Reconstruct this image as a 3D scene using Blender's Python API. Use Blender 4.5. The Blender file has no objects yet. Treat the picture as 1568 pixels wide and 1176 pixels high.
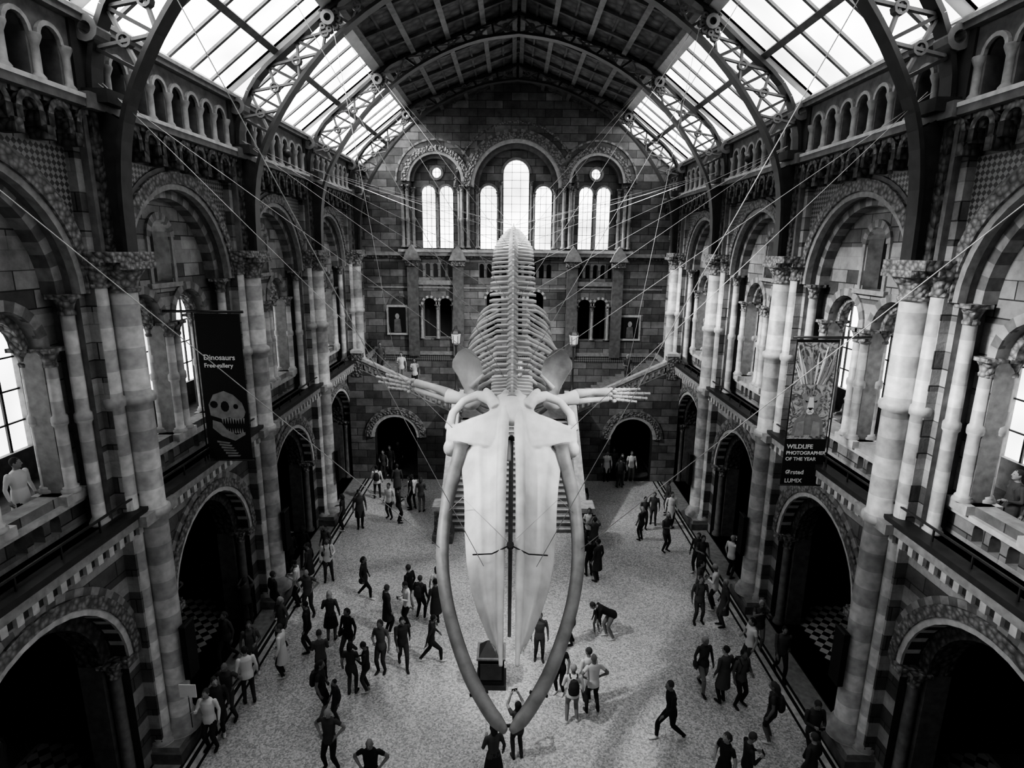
import bpy, math, random
from mathutils import Vector, Matrix
from mathutils.geometry import tessellate_polygon
from mathutils.bvhtree import BVHTree
R=random.Random(7)
pi=math.pi
scene=bpy.context.scene
COL=scene.collection

# ------------------------------------------------------------------ materials
def newmat(name):
    m=bpy.data.materials.new(name);m.use_nodes=True
    nt=m.node_tree;nt.nodes.clear()
    o=nt.nodes.new('ShaderNodeOutputMaterial');b=nt.nodes.new('ShaderNodeBsdfPrincipled')
    nt.links.new(b.outputs[0],o.inputs[0])
    return m,nt,b,o
def g(v): return (v,v,v,1)
def N(nt,t,**k):
    n=nt.nodes.new(t)
    for a,b in k.items(): setattr(n,a,b)
    return n
def math_n(nt,op,a,b=None,c=None):
    n=N(nt,'ShaderNodeMath',operation=op)
    for i,x in enumerate((a,b,c)):
        if x is None: continue
        if isinstance(x,(int,float)): n.inputs[i].default_value=x
        else: nt.links.new(x,n.inputs[i])
    return n.outputs[0]
def mixc(nt,fac,a,b,mode='MIX'):
    n=N(nt,'ShaderNodeMix',data_type='RGBA',blend_type=mode)
    for i,x in ((0,fac),(6,a),(7,b)):
        if isinstance(x,(int,float)):
            n.inputs[i].default_value = x if i==0 else g(x)
        elif isinstance(x,tuple): n.inputs[i].default_value=x
        else: nt.links.new(x,n.inputs[i])
    return n.outputs[2]
def wallcoords(nt):
    geo=N(nt,'ShaderNodeNewGeometry');sep=N(nt,'ShaderNodeSeparateXYZ')
    nt.links.new(geo.outputs['Position'],sep.inputs[0])
    u=math_n(nt,'ADD',sep.outputs[0],sep.outputs[1])
    cb=N(nt,'ShaderNodeCombineXYZ')
    nt.links.new(u,cb.inputs[0]);nt.links.new(sep.outputs[2],cb.inputs[1])
    return geo,sep,u,cb
def simple(name,v,rough=.6,noise=.25,scale=3,metal=0,bump=0.0):
    m,nt,b,o=newmat(name)
    geo=N(nt,'ShaderNodeNewGeometry');nz=N(nt,'ShaderNodeTexNoise');nz.inputs['Scale'].default_value=scale;nz.inputs['Detail'].default_value=5
    nt.links.new(geo.outputs['Position'],nz.inputs['Vector'])
    mr=N(nt,'ShaderNodeMapRange');mr.inputs[1].default_value=.3;mr.inputs[2].default_value=.7;nt.links.new(nz.outputs[0],mr.inputs[0])
    c=mixc(nt,mr.outputs[0],v*(1-noise),min(1,v*(1+noise)))
    nt.links.new(c,b.inputs['Base Color']);b.inputs['Roughness'].default_value=rough;b.inputs['Metallic'].default_value=metal
    if bump:
        bp=N(nt,'ShaderNodeBump');bp.inputs['Strength'].default_value=bump;nt.links.new(nz.outputs[0],bp.inputs['Height']);nt.links.new(bp.outputs[0],b.inputs['Normal'])
    return m
def stone(name,c1,c2,mortar,w=.8,h=.36,band=None,bandper=.9):
    m,nt,b,o=newmat(name)
    geo,sep,u,cb=wallcoords(nt)
    br=N(nt,'ShaderNodeTexBrick');nt.links.new(cb.outputs[0],br.inputs['Vector'])
    br.inputs['Scale'].default_value=1;br.inputs['Brick Width'].default_value=w;br.inputs['Row Height'].default_value=h
    br.inputs['Mortar Size'].default_value=.014;br.inputs['Color1'].default_value=g(c1);br.inputs['Color2'].default_value=g(c2);br.inputs['Mortar'].default_value=g(mortar)
    br.inputs['Bias'].default_value=-.1
    col=br.outputs[0]
    if band is not None:
        fr=math_n(nt,'FRACT',math_n(nt,'DIVIDE',sep.outputs[2],bandper))
        f=math_n(nt,'LESS_THAN',fr,.42)
        col=mixc(nt,f,col,mixc(nt,.35,band,col))
    nz=N(nt,'ShaderNodeTexNoise');nz.inputs['Scale'].default_value=1.3;nz.inputs['Detail'].default_value=8;nz.inputs['Roughness'].default_value=.65
    nt.links.new(geo.outputs['Position'],nz.inputs['Vector'])
    mr=N(nt,'ShaderNodeMapRange');mr.inputs[1].default_value=.3;mr.inputs[2].default_value=.7;mr.inputs[3].default_value=.5;mr.inputs[4].default_value=1.3
    nt.links.new(nz.outputs[0],mr.inputs[0])
    col=mixc(nt,1.0,col,mr.outputs[0],'MULTIPLY')
    nt.links.new(col,b.inputs['Base Color']);b.inputs['Roughness'].default_value=.65
    nz2=N(nt,'ShaderNodeTexNoise');nz2.inputs['Scale'].default_value=18;nt.links.new(geo.outputs['Position'],nz2.inputs['Vector'])
    hgt=math_n(nt,'ADD',math_n(nt,'MULTIPLY',br.outputs[1],-1.0),math_n(nt,'MULTIPLY',nz2.outputs[0],.5))
    bp=N(nt,'ShaderNodeBump');bp.inputs['Strength'].default_value=.5;bp.inputs['Distance'].default_value=.03
    nt.links.new(hgt,bp.inputs['Height']);nt.links.new(bp.outputs[0],b.inputs['Normal'])
    return m
def carved(name,v,scale=9,lo=.3):
    m,nt,b,o=newmat(name)
    geo=N(nt,'ShaderNodeNewGeometry');vo=N(nt,'ShaderNodeTexVoronoi');vo.inputs['Scale'].default_value=scale
    nt.links.new(geo.outputs['Position'],vo.inputs['Vector'])
    c=mixc(nt,math_n(nt,'MULTIPLY',vo.outputs[0],1.4),v,v*lo)
    nt.links.new(c,b.inputs['Base Color']);b.inputs['Roughness'].default_value=.7
    bp=N(nt,'ShaderNodeBump');bp.inputs['Strength'].default_value=.9;bp.inputs['Distance'].default_value=.08;bp.invert=True
    nt.links.new(vo.outputs[0],bp.inputs['Height']);nt.links.new(bp.outputs[0],b.inputs['Normal'])
    return m
def checker(name,a,bv,size,floor=False,rot=True):
    m,nt,b,o=newmat(name)
    geo,sep,u,cb=wallcoords(nt)
    if floor: p,q=sep.outputs[0],sep.outputs[1]
    else: p,q=u,sep.outputs[2]
    if rot: p,q=math_n(nt,'ADD',p,q),math_n(nt,'SUBTRACT',p,q)
    fa=math_n(nt,'FLOOR',math_n(nt,'DIVIDE',p,size));fb=math_n(nt,'FLOOR',math_n(nt,'DIVIDE',q,size))
    f=math_n(nt,'ABSOLUTE',math_n(nt,'MODULO',math_n(nt,'ADD',fa,fb),2.0))
    nt.links.new(mixc(nt,f,a,bv),b.inputs['Base Color']);b.inputs['Roughness'].default_value=.4
    return m
def striped(name,a,bv,size):
    m,nt,b,o=newmat(name)
    geo,sep,u,cb=wallcoords(nt)
    f=math_n(nt,'LESS_THAN',math_n(nt,'FRACT',math_n(nt,'DIVIDE',sep.outputs[2],size)),.5)
    nz=N(nt,'ShaderNodeTexNoise');nz.inputs['Scale'].default_value=5;nt.links.new(geo.outputs['Position'],nz.inputs['Vector'])
    c=mixc(nt,f,a,bv);c=mixc(nt,.5,c,nz.outputs[0],'OVERLAY')
    nt.links.new(c,b.inputs['Base Color']);b.inputs['Roughness'].default_value=.5
    return m

M={}
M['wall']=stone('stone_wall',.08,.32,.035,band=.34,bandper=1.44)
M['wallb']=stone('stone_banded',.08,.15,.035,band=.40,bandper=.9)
M['end']=stone('stone_end_wall',.09,.26,.035,w=.9,h=.4)
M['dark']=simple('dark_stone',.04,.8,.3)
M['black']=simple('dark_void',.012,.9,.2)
M['trim']=simple('trim_stone',.25,.6,.25,6,bump=.3)
M['light']=simple('light_stone',.42,.55,.25,5,bump=.2)
M['mid']=simple('mid_stone',.13,.6,.3,5,bump=.3)
M['carve']=carved('carved_stone',.33)
M['carved']=carved('carved_dark_stone',.13,7)
M['col']=striped('column_stone',.33,.45,.9)
M['iron']=simple('painted_iron',.03,.45,.3,4)
M['ironl']=simple('painted_iron_light',.14,.5,.3,4)
M['diam']=checker('diamond_frieze',.06,.22,.12)
M['fchk']=checker('chequer_tiles',.03,.6,.32,floor=True)
M['frame']=simple('window_frame_paint',.5,.5,.1)
M['ceil']=simple('ceiling_board',.10,.7,.5,2.5)
M['ceil2']=carved('painted_ceiling_panel',.17,3,.4)
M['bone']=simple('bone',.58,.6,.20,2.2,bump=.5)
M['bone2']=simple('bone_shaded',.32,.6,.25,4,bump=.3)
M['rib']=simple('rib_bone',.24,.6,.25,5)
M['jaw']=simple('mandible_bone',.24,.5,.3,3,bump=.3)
def floor_mat():
    m,nt,b,o=newmat('terrazzo_floor')
    geo=N(nt,'ShaderNodeNewGeometry')
    vo=N(nt,'ShaderNodeTexVoronoi');vo.inputs['Scale'].default_value=26;nt.links.new(geo.outputs['Position'],vo.inputs['Vector'])
    sp=N(nt,'ShaderNodeSeparateColor');nt.links.new(vo.outputs['Color'],sp.inputs[0])
    r=N(nt,'ShaderNodeMapRange');r.inputs[1].default_value=0;r.inputs[2].default_value=1;r.inputs[3].default_value=.27;r.inputs[4].default_value=.64;nt.links.new(sp.outputs[0],r.inputs[0])
    nz=N(nt,'ShaderNodeTexNoise');nz.inputs['Scale'].default_value=.35;nz.inputs['Detail'].default_value=4;nt.links.new(geo.outputs['Position'],nz.inputs['Vector'])
    mr=N(nt,'ShaderNodeMapRange');mr.inputs[1].default_value=.3;mr.inputs[2].default_value=.7;mr.inputs[3].default_value=.75;mr.inputs[4].default_value=1.1;nt.links.new(nz.outputs[0],mr.inputs[0])
    nt.links.new(mixc(nt,1.0,r.outputs[0],mr.outputs[0],'MULTIPLY'),b.inputs['Base Color'])
    b.inputs['Roughness'].default_value=.3
    return m
M['floor']=floor_mat()
def glass(name,st,tr=.35):
    m,nt,b,o=newmat(name)
    nt.nodes.remove(b)
    geo=N(nt,'ShaderNodeNewGeometry');nz=N(nt,'ShaderNodeTexNoise');nz.inputs['Scale'].default_value=.5;nz.inputs['Detail'].default_value=2
    nt.links.new(geo.outputs['Position'],nz.inputs['Vector'])
    mr=N(nt,'ShaderNodeMapRange');mr.inputs[1].default_value=.3;mr.inputs[2].default_value=.7;mr.inputs[3].default_value=.5;mr.inputs[4].default_value=1.3
    nt.links.new(nz.outputs[0],mr.inputs[0])
    e=N(nt,'ShaderNodeEmission');nt.links.new(math_n(nt,'MULTIPLY',mr.outputs[0],st),e.inputs[1])
    t=N(nt,'ShaderNodeBsdfTransparent');mx=N(nt,'ShaderNodeMixShader');mx.inputs[0].default_value=tr
    nt.links.new(e.outputs[0],mx.inputs[1]);nt.links.new(t.outputs[0],mx.inputs[2]);nt.links.new(mx.outputs[0],o.inputs[0])
    return m
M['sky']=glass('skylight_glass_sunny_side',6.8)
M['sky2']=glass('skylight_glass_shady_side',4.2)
M['wglass']=glass('leaded_window_glass',3.2,.1)
M['gglass']=glass('gallery_window_glass',2.6,.1)

# ------------------------------------------------------------------ mesh builder
class MB:
    def __init__(s): s.v=[];s.f=[];s.m=[];s.sm=[];s.mats=[];s.T=None
    def mi(s,k):
        if k not in s.mats: s.mats.append(k)
        return s.mats.index(k)
    def add(s,vs,fs,mat,smooth=False):
        o=len(s.v);i=s.mi(mat)
        if s.T: vs=[s.T(p) for p in vs]
        s.v+= [tuple(p) for p in vs]
        for f in fs: s.f.append(tuple(o+k for k in f));s.m.append(i);s.sm.append(smooth)
    def box(s,x0,x1,y0,y1,z0,z1,mat):
        v=[(x,y,z) for x in (x0,x1) for y in (y0,y1) for z in (z0,z1)]
        s.add(v,[(0,1,3,2),(4,6,7,5),(0,4,5,1),(2,3,7,6),(0,2,6,4),(1,5,7,3)],mat)
    def slab(s,outer,holes,d0,d1,mat,side=None,back=True):
        loops=[outer]+holes
        flat=[p for l in loops for p in l];n=len(flat)
        tris=tessellate_polygon([[Vector((p[0],p[1],0)) for p in l] for l in loops])
        v=[(p[0],d0,p[1]) for p in flat]+[(p[0],d1,p[1]) for p in flat]
        f=[tuple(t) for t in tris]
        if back: f+=[tuple(n+k for k in t) for t in tris]
        s.add(v,f,mat)
        o=0;sf=[]
        for l in loops:
            k=len(l)
            for i in range(k): j=(i+1)%k; sf.append((o+i,o+j,n+o+j,n+o+i))
            o+=k
        s.add(v,sf,side or mat)
    def ring(s,cs,cz,r0,r1,d0,d1,mats,a0=0,a1=180,n=20):
        for i in range(n):
            a=math.radians(a0+(a1-a0)*i/n);b=math.radians(a0+(a1-a0)*(i+1)/n)
            P=lambda r,t,d:(cs+r*math.cos(t),d,cz+r*math.sin(t))
            v=[P(r0,a,d0),P(r1,a,d0),P(r1,b,d0),P(r0,b,d0),P(r0,a,d1),P(r1,a,d1),P(r1,b,d1),P(r0,b,d1)]
            s.add(v,[(0,1,2,3),(4,7,6,5),(1,5,6,2),(0,3,7,4)],mats[i%len(mats)])
    def lathe(s,cx,cy,prof,mat,n=12,smooth=True):
        v=[];f=[]
        for r,z in prof:
            for i in range(n):
                a=2*pi*i/n;v.append((cx+r*math.cos(a),cy+r*math.sin(a),z))
        for k in range(len(prof)-1):
            for i in range(n):
                j=(i+1)%n;f.append((k*n+i,k*n+j,(k+1)*n+j,(k+1)*n+i))
        s.add(v,f,mat,smooth)
        s.add(v[:n],[tuple(range(n))[::-1]],mat);s.add(v[-n:],[tuple(range(n))],mat)
    def loft(s,rings,mat,smooth=True,cap=True):
        n=len(rings[0]);v=[p for r in rings for p in r];f=[]
        for k in range(len(rings)-1):
            for i in range(n):
                j=(i+1)%n;f.append((k*n+i,k*n+j,(k+1)*n+j,(k+1)*n+i))
        if cap: f.append(tuple(range(n))[::-1]);f.append(tuple(range((len(rings)-1)*n,len(rings)*n)))
        s.add(v,f,mat,smooth)
    def tube(s,pts,rad,mat,n=8,up=(0,0,1),flat=1.0):
        pts=[Vector(p) for p in pts];k=len(pts)
        if isinstance(rad,(int,float)): rad=[rad]*k
        rings=[];upv=Vector(up)
        for i,p in enumerate(pts):
            t=(pts[min(i+1,k-1)]-pts[max(i-1,0)]).normalized()
            a=t.cross(upv)
            if a.length<.05: a=t.cross(Vector((0,1,0.01)))
            a.normalize();b=a.cross(t).normalized()
            rings.append([p+a*math.cos(2*pi*j/n)*rad[i]+b*math.sin(2*pi*j/n)*rad[i]*flat for j in range(n)])
        s.loft(rings,mat)
    def ell(s,c,r,mat,n=12,m=8,rot=None):
        rings=[]
        for i in range(m+1):
            a=pi*(i+.001)/(m+.002)-pi/2
            ring=[]
            for j in range(n):
                b=2*pi*j/n
                p=Vector((r[0]*math.cos(a)*math.cos(b),r[1]*math.cos(a)*math.sin(b),r[2]*math.sin(a)))
                if rot: p=rot@p
                ring.append(p+Vector(c))
            rings.append(ring)
        s.loft(rings,mat)
    def mesh(s,name):
        me=bpy.data.meshes.new(name);me.from_pydata(s.v,[],s.f)
        for k in s.mats: me.materials.append(M[k])
        me.polygons.foreach_set('material_index',s.m);me.polygons.foreach_set('use_smooth',s.sm);me.update()
        return me
    def obj(s,name,parent=None):
        return link(name,s.mesh(name),parent)
def link(name,data,parent=None,mat=None):
    o=bpy.data.objects.new(name,data);COL.objects.link(o)
    if mat is not None: o.matrix_world=mat
    if parent: o.parent=parent
    return o
def empty(name):
    return link(name,None)
def rect(a,b,c,d): return [(a,c),(b,c),(b,d),(a,d)]
def arch(cs,hw,z0,zs,n=12,k=1.0):
    p=[(cs-hw,z0),(cs+hw,z0)]
    for i in range(n+1):
        a=pi*i/n;p.append((cs+hw*math.cos(a),zs+k*hw*math.sin(a)))
    return p
def column(mb,s,d,z0,z1,r,mat='col',n=10,ringz=None,cap='carve'):
    h=z1-z0;ch=min(.55,r*2.6)
    pr=[(r*1.55,z0),(r*1.55,z0+r*.5),(r*1.25,z0+r*.7),(r*1.3,z0+r*1.0),(r,z0+r*1.2)]
    for q in (ringz or []): pr+=[(r,q-.12),(r*1.25,q-.08),(r*1.3,q),(r*1.25,q+.08),(r,q+.12)]
    pr+=[(r*.95,z1-ch-.04)]
    mb.lathe(s,d,pr,mat,n)
    mb.lathe(s,d,[(r*1.15,z1-ch-.06),(r*1.2,z1-ch),(r*1.02,z1-ch+.03),(r*1.2,z1-ch*.6),(r*1.65,z1-ch*.25)],cap,n)
    mb.box(s-r*1.7,s+r*1.7,d-r*1.7,d+r*1.7,z1-ch*.25,z1,cap)

# ------------------------------------------------------------------ side bays
X=8.55; PITCH=6.12; Y0=0.0; FF=6.15
GD=3.7
def bay_mesh(L,name):
    mb=MB();c=L/2
    gr=min(2.08,L/2-.75)
    AP=5.15;zs=AP-gr
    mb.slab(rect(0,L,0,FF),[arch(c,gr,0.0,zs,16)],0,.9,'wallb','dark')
    mb.ring(c,zs,gr-.0,gr+.14,-.06,.3,['light'],n=18)
    mb.ring(c,zs,gr+.14,gr+.38,-.10,.1,['carve'],n=18)
    mb.ring(c,zs,gr+.38,gr+.54,-.05,.1,['trim','mid'],n=34)
    mb.ring(c,zs,gr-.28,gr,.35,.9,['carved'],n=18)
    for sg in (-1,1):
        column(mb,c+sg*(gr-.12),.25,0,zs+.05,.13,'mid',8)
        mb.box(c+sg*gr-.18,c+sg*gr+.18,-.12,.3,zs-.1,zs+.08,'carve')
        mb.box(c+sg*(gr-.14)-.14,c+sg*(gr-.14)+.14,.4,.9,0,zs,'mid')
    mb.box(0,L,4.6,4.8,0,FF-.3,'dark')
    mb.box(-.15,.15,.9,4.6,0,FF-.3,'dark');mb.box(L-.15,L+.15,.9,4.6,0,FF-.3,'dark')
    mb.box(0,L,.9,4.8,FF-.4,FF-.02,'mid')
    if L>5:
        mb.ring(c,2.3,1.1,1.4,4.5,4.62,['mid'],n=14)
        mb.slab(arch(c,1.1,0.02,2.3),[],4.55,4.6,'black')
        mb.box(c-2.5,c-1.5,4.4,4.6,.02,1.1,'mid')
    F=FF
    mb.box(0,L,-.20,.1,F-.42,F-.32,'trim')
    mb.box(0,L,-.42,.5,F-.08,F+.12,'trim');mb.box(0,L,-.30,.1,F-.3,F-.08,'dark')
    k=int(L/.32)
    for i in range(k):
        q=(i+.5)*L/k;mb.box(q-.07,q+.07,-.38,-.05,F-.30,F-.08,'light')
    mb.box(0,L,-.46,-.12,F+.12,F+.25,'iron')
    mb.box(0,L,-.30,-.26,F+.5,F+.54,'iron')
    k=6
    for i in range(k):
        q=(i+.5)*L/k;mb.box(q-.015,q+.015,-.295,-.265,F+.25,F+.5,'iron')
    # big upper arch
    ur=min(2.3,L/2-.7);uz=13.35-ur
    mb.slab(rect(0,L,F+.12,13.0+.9),[arch(c,ur,F+.12,uz,20)],0,.55,'wall','mid')
    mb.ring(c,uz,ur-.02,ur+.12,-.07,.1,['trim'],n=22)
    mb.ring(c,uz,ur+.12,ur+.40,-.13,.1,['carve'],n=22)
    mb.ring(c,uz,ur+.40,ur+.5,-.06,.1,['mid'],n=22)
    mb.ring(c,uz,ur-.22,ur,.25,.55,['mid','trim'],n=26)
    for sg in (-1,1):
        column(mb,c+sg*(ur-.1),.2,F+.12,uz,.13,'col',8,[8.6])
    holes=[];SI=F+.95
    if L>5:
        for sg in (-1,1): holes.append(arch(c+sg*1.05,.78,SI,10.05,12))
        holes.append(arch(c,.42,11.05,12.2,10))
        mb.ring(c,12.2,.42,.6,.48,.6,['trim','mid'],n=12)
        for sg in (-1,1):
            mb.ring(c+sg*1.05,10.05,.78,.98,.5,.62,['trim','mid'],n=13)
            mb.ring(c+sg*1.05,10.05,.62,.78,.75,1.0,['carve'],n=13)
            mb.box(c+sg*.52-.06,c+sg*.52+.06,.5,.62,11.05,12.2,'trim')
        mb.box(c-.7,c+.7,.44,.62,10.93,11.05,'trim')
        for dd in (.5,.95):
            column(mb,c-.16,dd,SI,10.05,.12,'col',9,[8.6]);column(mb,c+.16,dd,SI,10.05,.12,'col',9,[8.6])
            for sg in (-1,1): column(mb,c+sg*1.95,dd,SI,10.05,.12,'col',9,[8.6])
        mb.box(c-.45,c+.45,.38,1.1,SI-.2,SI,'light')
        for sg in (-1,1): mb.box(c+sg*1.95-.3,c+sg*1.95+.3,.38,1.1,SI-.2,SI,'light')
        for sg in (-1,1):
            for i in range(3):
                holes.append(arch(c+sg*1.05+(i-1)*.42,.13,F+.22,F+.5,6))
    else:
        holes.append(arch(c,ur-.25,SI,10.2,10))
    mb.slab(rect(c-ur-.02,c+ur+.02,F+.12,13.4),holes,.55,.95,'wall','trim')
    mb.box(c-ur,c+ur,.45,1.05,SI-.3,SI-.19,'light')
    # gallery behind
    mb.box(0,L,.95,GD+.2,FF-.02,FF+.05,'mid')
    mb.box(0,L,.95,GD+.2,13.3,13.5,'mid')
    wh=[]
    if L>5: wh=[arch(c+q,.8,7.0,10.2) for q in (-1.95,0,1.95)]
    mb.slab(rect(0,L,FF,13.3),wh,GD,GD+.2,'mid','trim')
    if L>5:
        for h in (c-1.95,c,c+1.95):
            mb.box(h-.8,h+.8,GD+.14,GD+.16,7.0,11.05,'gglass')
            for q in (-.27,.27): mb.box(h+q-.03,h+q+.03,GD+.08,GD+.13,7.0,10.9,'iron')
            for z in (7.7,8.5,9.3,10.1): mb.box(h-.8,h+.8,GD+.08,GD+.13,z-.02,z+.02,'iron')
        mb.box(c-.9,c+.9,2.2,2.8,FF+.05,FF+.8,'black');mb.box(c-.9,c+.9,2.2,2.8,FF+.8,FF+1.6,'ironl')
    mb.box(-.3,.3,.95,1.6,FF,13.3,'mid');mb.box(L-.3,L+.3,.95,1.6,FF,13.3,'mid')
    # frieze
    mb.box(.55,L-.55,-.03,.02,13.84,14.1,'diam')
    for sg in (0,1):
        a=.55 if sg==0 else L-.55
        P=[(a,12.2),(a,13.75),(a+(1 if sg==0 else -1)*1.6,13.75),(a+(1 if sg==0 else -1)*.7,13.1)]
        if L>5: mb.slab(P,[],-.03,.02,'diam')
    mb.box(0,L,0,.5,13.9,14.65,'dark')
    k=max(3,int(L/.62))
    for i in range(k):
        q=(i+.5)*L/k
        mb.ring(q,14.2,.17,.29,-.38,.0,['carve'],n=8)
        mb.box(q-.31*1,q-.17,-.38,0,13.95,14.2,'carved');mb.box(q+.17,q+.31,-.38,0,13.95,14.2,'carved')
        mb.box(q-.31,q+.31,-.34,-.0,14.40,14.5,'mid')
        mb.box(q+.22,q+.4,-.44,-.1,13.75,13.98,'carved')
    mb.box(0,L,-.50,.5,14.48,14.62,'mid')
    mb.box(0,L,-.52,-.1,14.62,14.70,'light')
    # triforium arcade
    k=max(3,int((L-1.1)/.66));holes=[]
    for i in range(k):
        q=.55+(i+.5)*(L-1.1)/k
        holes.append(arch(q,.23,14.70,15.45,8))
    mb.slab(rect(.3,L-.3,14.62,16.0),holes,-.25,.15,'mid','mid')
    for i in range(k):
        q=.55+(i+.5)*(L-1.1)/k
        mb.ring(q,15.45,.23,.31,-.32,-.2,['trim'],n=8)
    for i in range(k+1):
        q=.55+i*(L-1.1)/k
        mb.lathe(q,-.27,[(.12,14.70),(.12,14.78),(.075,14.84),(.075,15.28),(.13,15.42),(.13,15.46)],'trim',8)
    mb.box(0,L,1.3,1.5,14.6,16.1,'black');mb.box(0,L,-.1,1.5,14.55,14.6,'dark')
    mb.box(0,L,-.42,1.5,16.0,16.12,'mid')
    mb.box(0,L,-.46,-.25,16.12,16.2,'trim')
    return mb.mesh(name)
def pier_mesh():
    mb=MB()
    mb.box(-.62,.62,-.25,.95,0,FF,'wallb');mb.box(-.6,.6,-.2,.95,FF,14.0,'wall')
    mb.box(-.72,.72,-.72,.3,0,.28,'mid');mb.box(-.66,.66,-.66,.2,.28,.42,'trim')
    rz=[FF+.05,8.8]
    column(mb,0,-.36,.42,11.65,.29,'col',20,rz)
    for sg in (-1,1): column(mb,sg*.42,-.16,.42,11.65,.17,'col',14,rz)
    mb.box(-.68,.68,-.72,.3,11.65,11.85,'carve')
    mb.box(-.60,.60,-.60,.3,FF-.1,FF+.14,'trim')
    mb.box(-.42,.42,-.34,.2,11.85,14.5,'mid')
    mb.box(-.30,.30,-.42,.2,11.85,14.5,'carved')
    mb.box(-.5,.5,-.58,.2,14.46,14.75,'mid')
    mb.box(-.38,.38,-.3,.3,14.75,16.1,'dark')
    mb.box(-.2,.2,-.86,-.72,1.9,3.3,'black');mb.box(-.22,.22,-.87,-.84,3.3,3.34,'iron')
    mb.box(-.03,.03,-.74,-.6,2.5,2.6,'iron')
    return mb.mesh('stone_pier')
PM=pier_mesh();BM=bay_mesh(PITCH,'arcade_bay')
LE=33.6-5*PITCH
BE=bay_mesh(LE,'arcade_end_bay')
def MatL(y): return Matrix(((0,-1,0,-X),(1,0,0,y),(0,0,1,0),(0,0,0,1)))
def MatR(y): return Matrix(((0,1,0,X),(-1,0,0,y),(0,0,1,0),(0,0,0,1)))
wl=empty('wall_left');wr=empty('wall_right')
for k in range(5):
    link('arcade_bay_%d'%(k+1),BM,wl,MatL(Y0+k*PITCH));link('arcade_bay_%d'%(k+1),BM,wr,MatR(Y0+(k+1)*PITCH))
link('arcade_end_bay',BE,wl,MatL(Y0+5*PITCH));link('arcade_end_bay',BE,wr,MatR(33.6))
for k in range(6):
    link('stone_pier_%d'%(k+1),PM,wl,MatL(Y0+k*PITCH));link('stone_pier_%d'%(k+1),PM,wr,MatR(Y0+k*PITCH))

# ------------------------------------------------------------------ floor
mb=MB();mb.box(-7.4,7.4,-4,29.3,-.2,0,'floor');mb.obj('floor')
mb=MB()
for sg in (-1,1):
    def B(a,b,mat,z=0): mb.box(min(sg*a,sg*b),max(sg*a,sg*b),-4,33.6,-.2,z,mat)
    B(7.4,7.47,'black');B(7.47,7.62,'light');B(7.62,7.72,'black');B(7.72,7.78,'light');B(7.78,7.86,'black')
    B(7.86,8.5,'trim');B(8.5,8.62,'black');B(8.62,9.2,'mid');B(9.2,9.3,'light');B(9.3,11.6,'fchk');B(11.6,11.7,'light');B(11.7,13.5,'mid')
mb.box(-7.4,7.4,29.3,33.6,-.2,0,'mid')
mb.obj('trim_floor_border')
# ------------------------------------------------------------------ roof
mb=MB()
RX,RZ,AX=5.25,18.75,20.7
YB,YE=-4,33.6
def slope(x0,z0,x1,z1,y0,y1,th,mat,sg,sheet=False):
    dx,dz=x1-x0,z1-z0;l=math.hypot(dx,dz);nx,nz=-dz/l*th,dx/l*th
    if nz<0: nx,nz=-nx,-nz
    v=[(sg*x0,y,z0) for y in (y0,y1)]+[(sg*x1,y,z1) for y in (y0,y1)]+[(sg*(x0+nx),y,z0+nz) for y in (y0,y1)]+[(sg*(x1+nx),y,z1+nz) for y in (y0,y1)]
    mb.add(v,[(0,1,3,2)] if sheet else [(0,1,3,2),(4,6,7,5),(0,2,6,4),(1,5,7,3),(0,4,5,1),(2,3,7,6)],mat)
def lerp(a,b,t): return a+(b-a)*t
for sg in (-1,1):
    slope(RX,RZ,0,AX,YB,YE,.15,'ceil2',sg)
    for t in (0.02,.25,.5,.75,.97):
        x,z=lerp(RX,0,t),lerp(RZ,AX,t)
        slope(x+.09,z-.16,x-.09,z-.10,YB,YE,.2,'ironl',sg)
    for t in (.125,.375,.625,.875):
        x,z=lerp(RX,0,t),lerp(RZ,AX,t)
        slope(x+.04,z-.06,x-.04,z-.05,YB,YE,.08,'ceil',sg)
    y=0.
    while y<YE:
        slope(RX,RZ-.12,0,AX-.12,y-.06,y+.06,.15,'ceil',sg);y+=PITCH/4
mb.obj('ceiling')
EX=8.6;EZ=16.2
wi=0
for sg in (-1,1):
    for k in range(-1,6):
        y0=k*PITCH;y1=min(y0+PITCH,YE)
        if k==-1: y0=YB
        wi+=1
        mb=MB()
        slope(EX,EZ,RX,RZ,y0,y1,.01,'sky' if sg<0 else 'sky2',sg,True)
        n=max(2,round((y1-y0)/1.0))
        for i in range(n+1):
            y=lerp(y0,y1,i/n);w=.05 if 0<i<n else .17
            slope(EX,EZ-.08,RX,RZ-.08,y-w,y+w,.07,'ironl' if 0<i<n else 'frame',sg)
        for t,w in ((.04,.05),(.5,.022),(.97,.05)):
            x,z=lerp(EX,RX,t),lerp(EZ,RZ,t);dx,dz=(EX-RX)*w,(EZ-RZ)*w
            slope(x+dx,z+dz-.12,x-dx,z-dz-.12,y0,y1,.1,'ironl' if t==.5 else 'frame',sg)
        mb.obj('window_%d'%wi)
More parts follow.
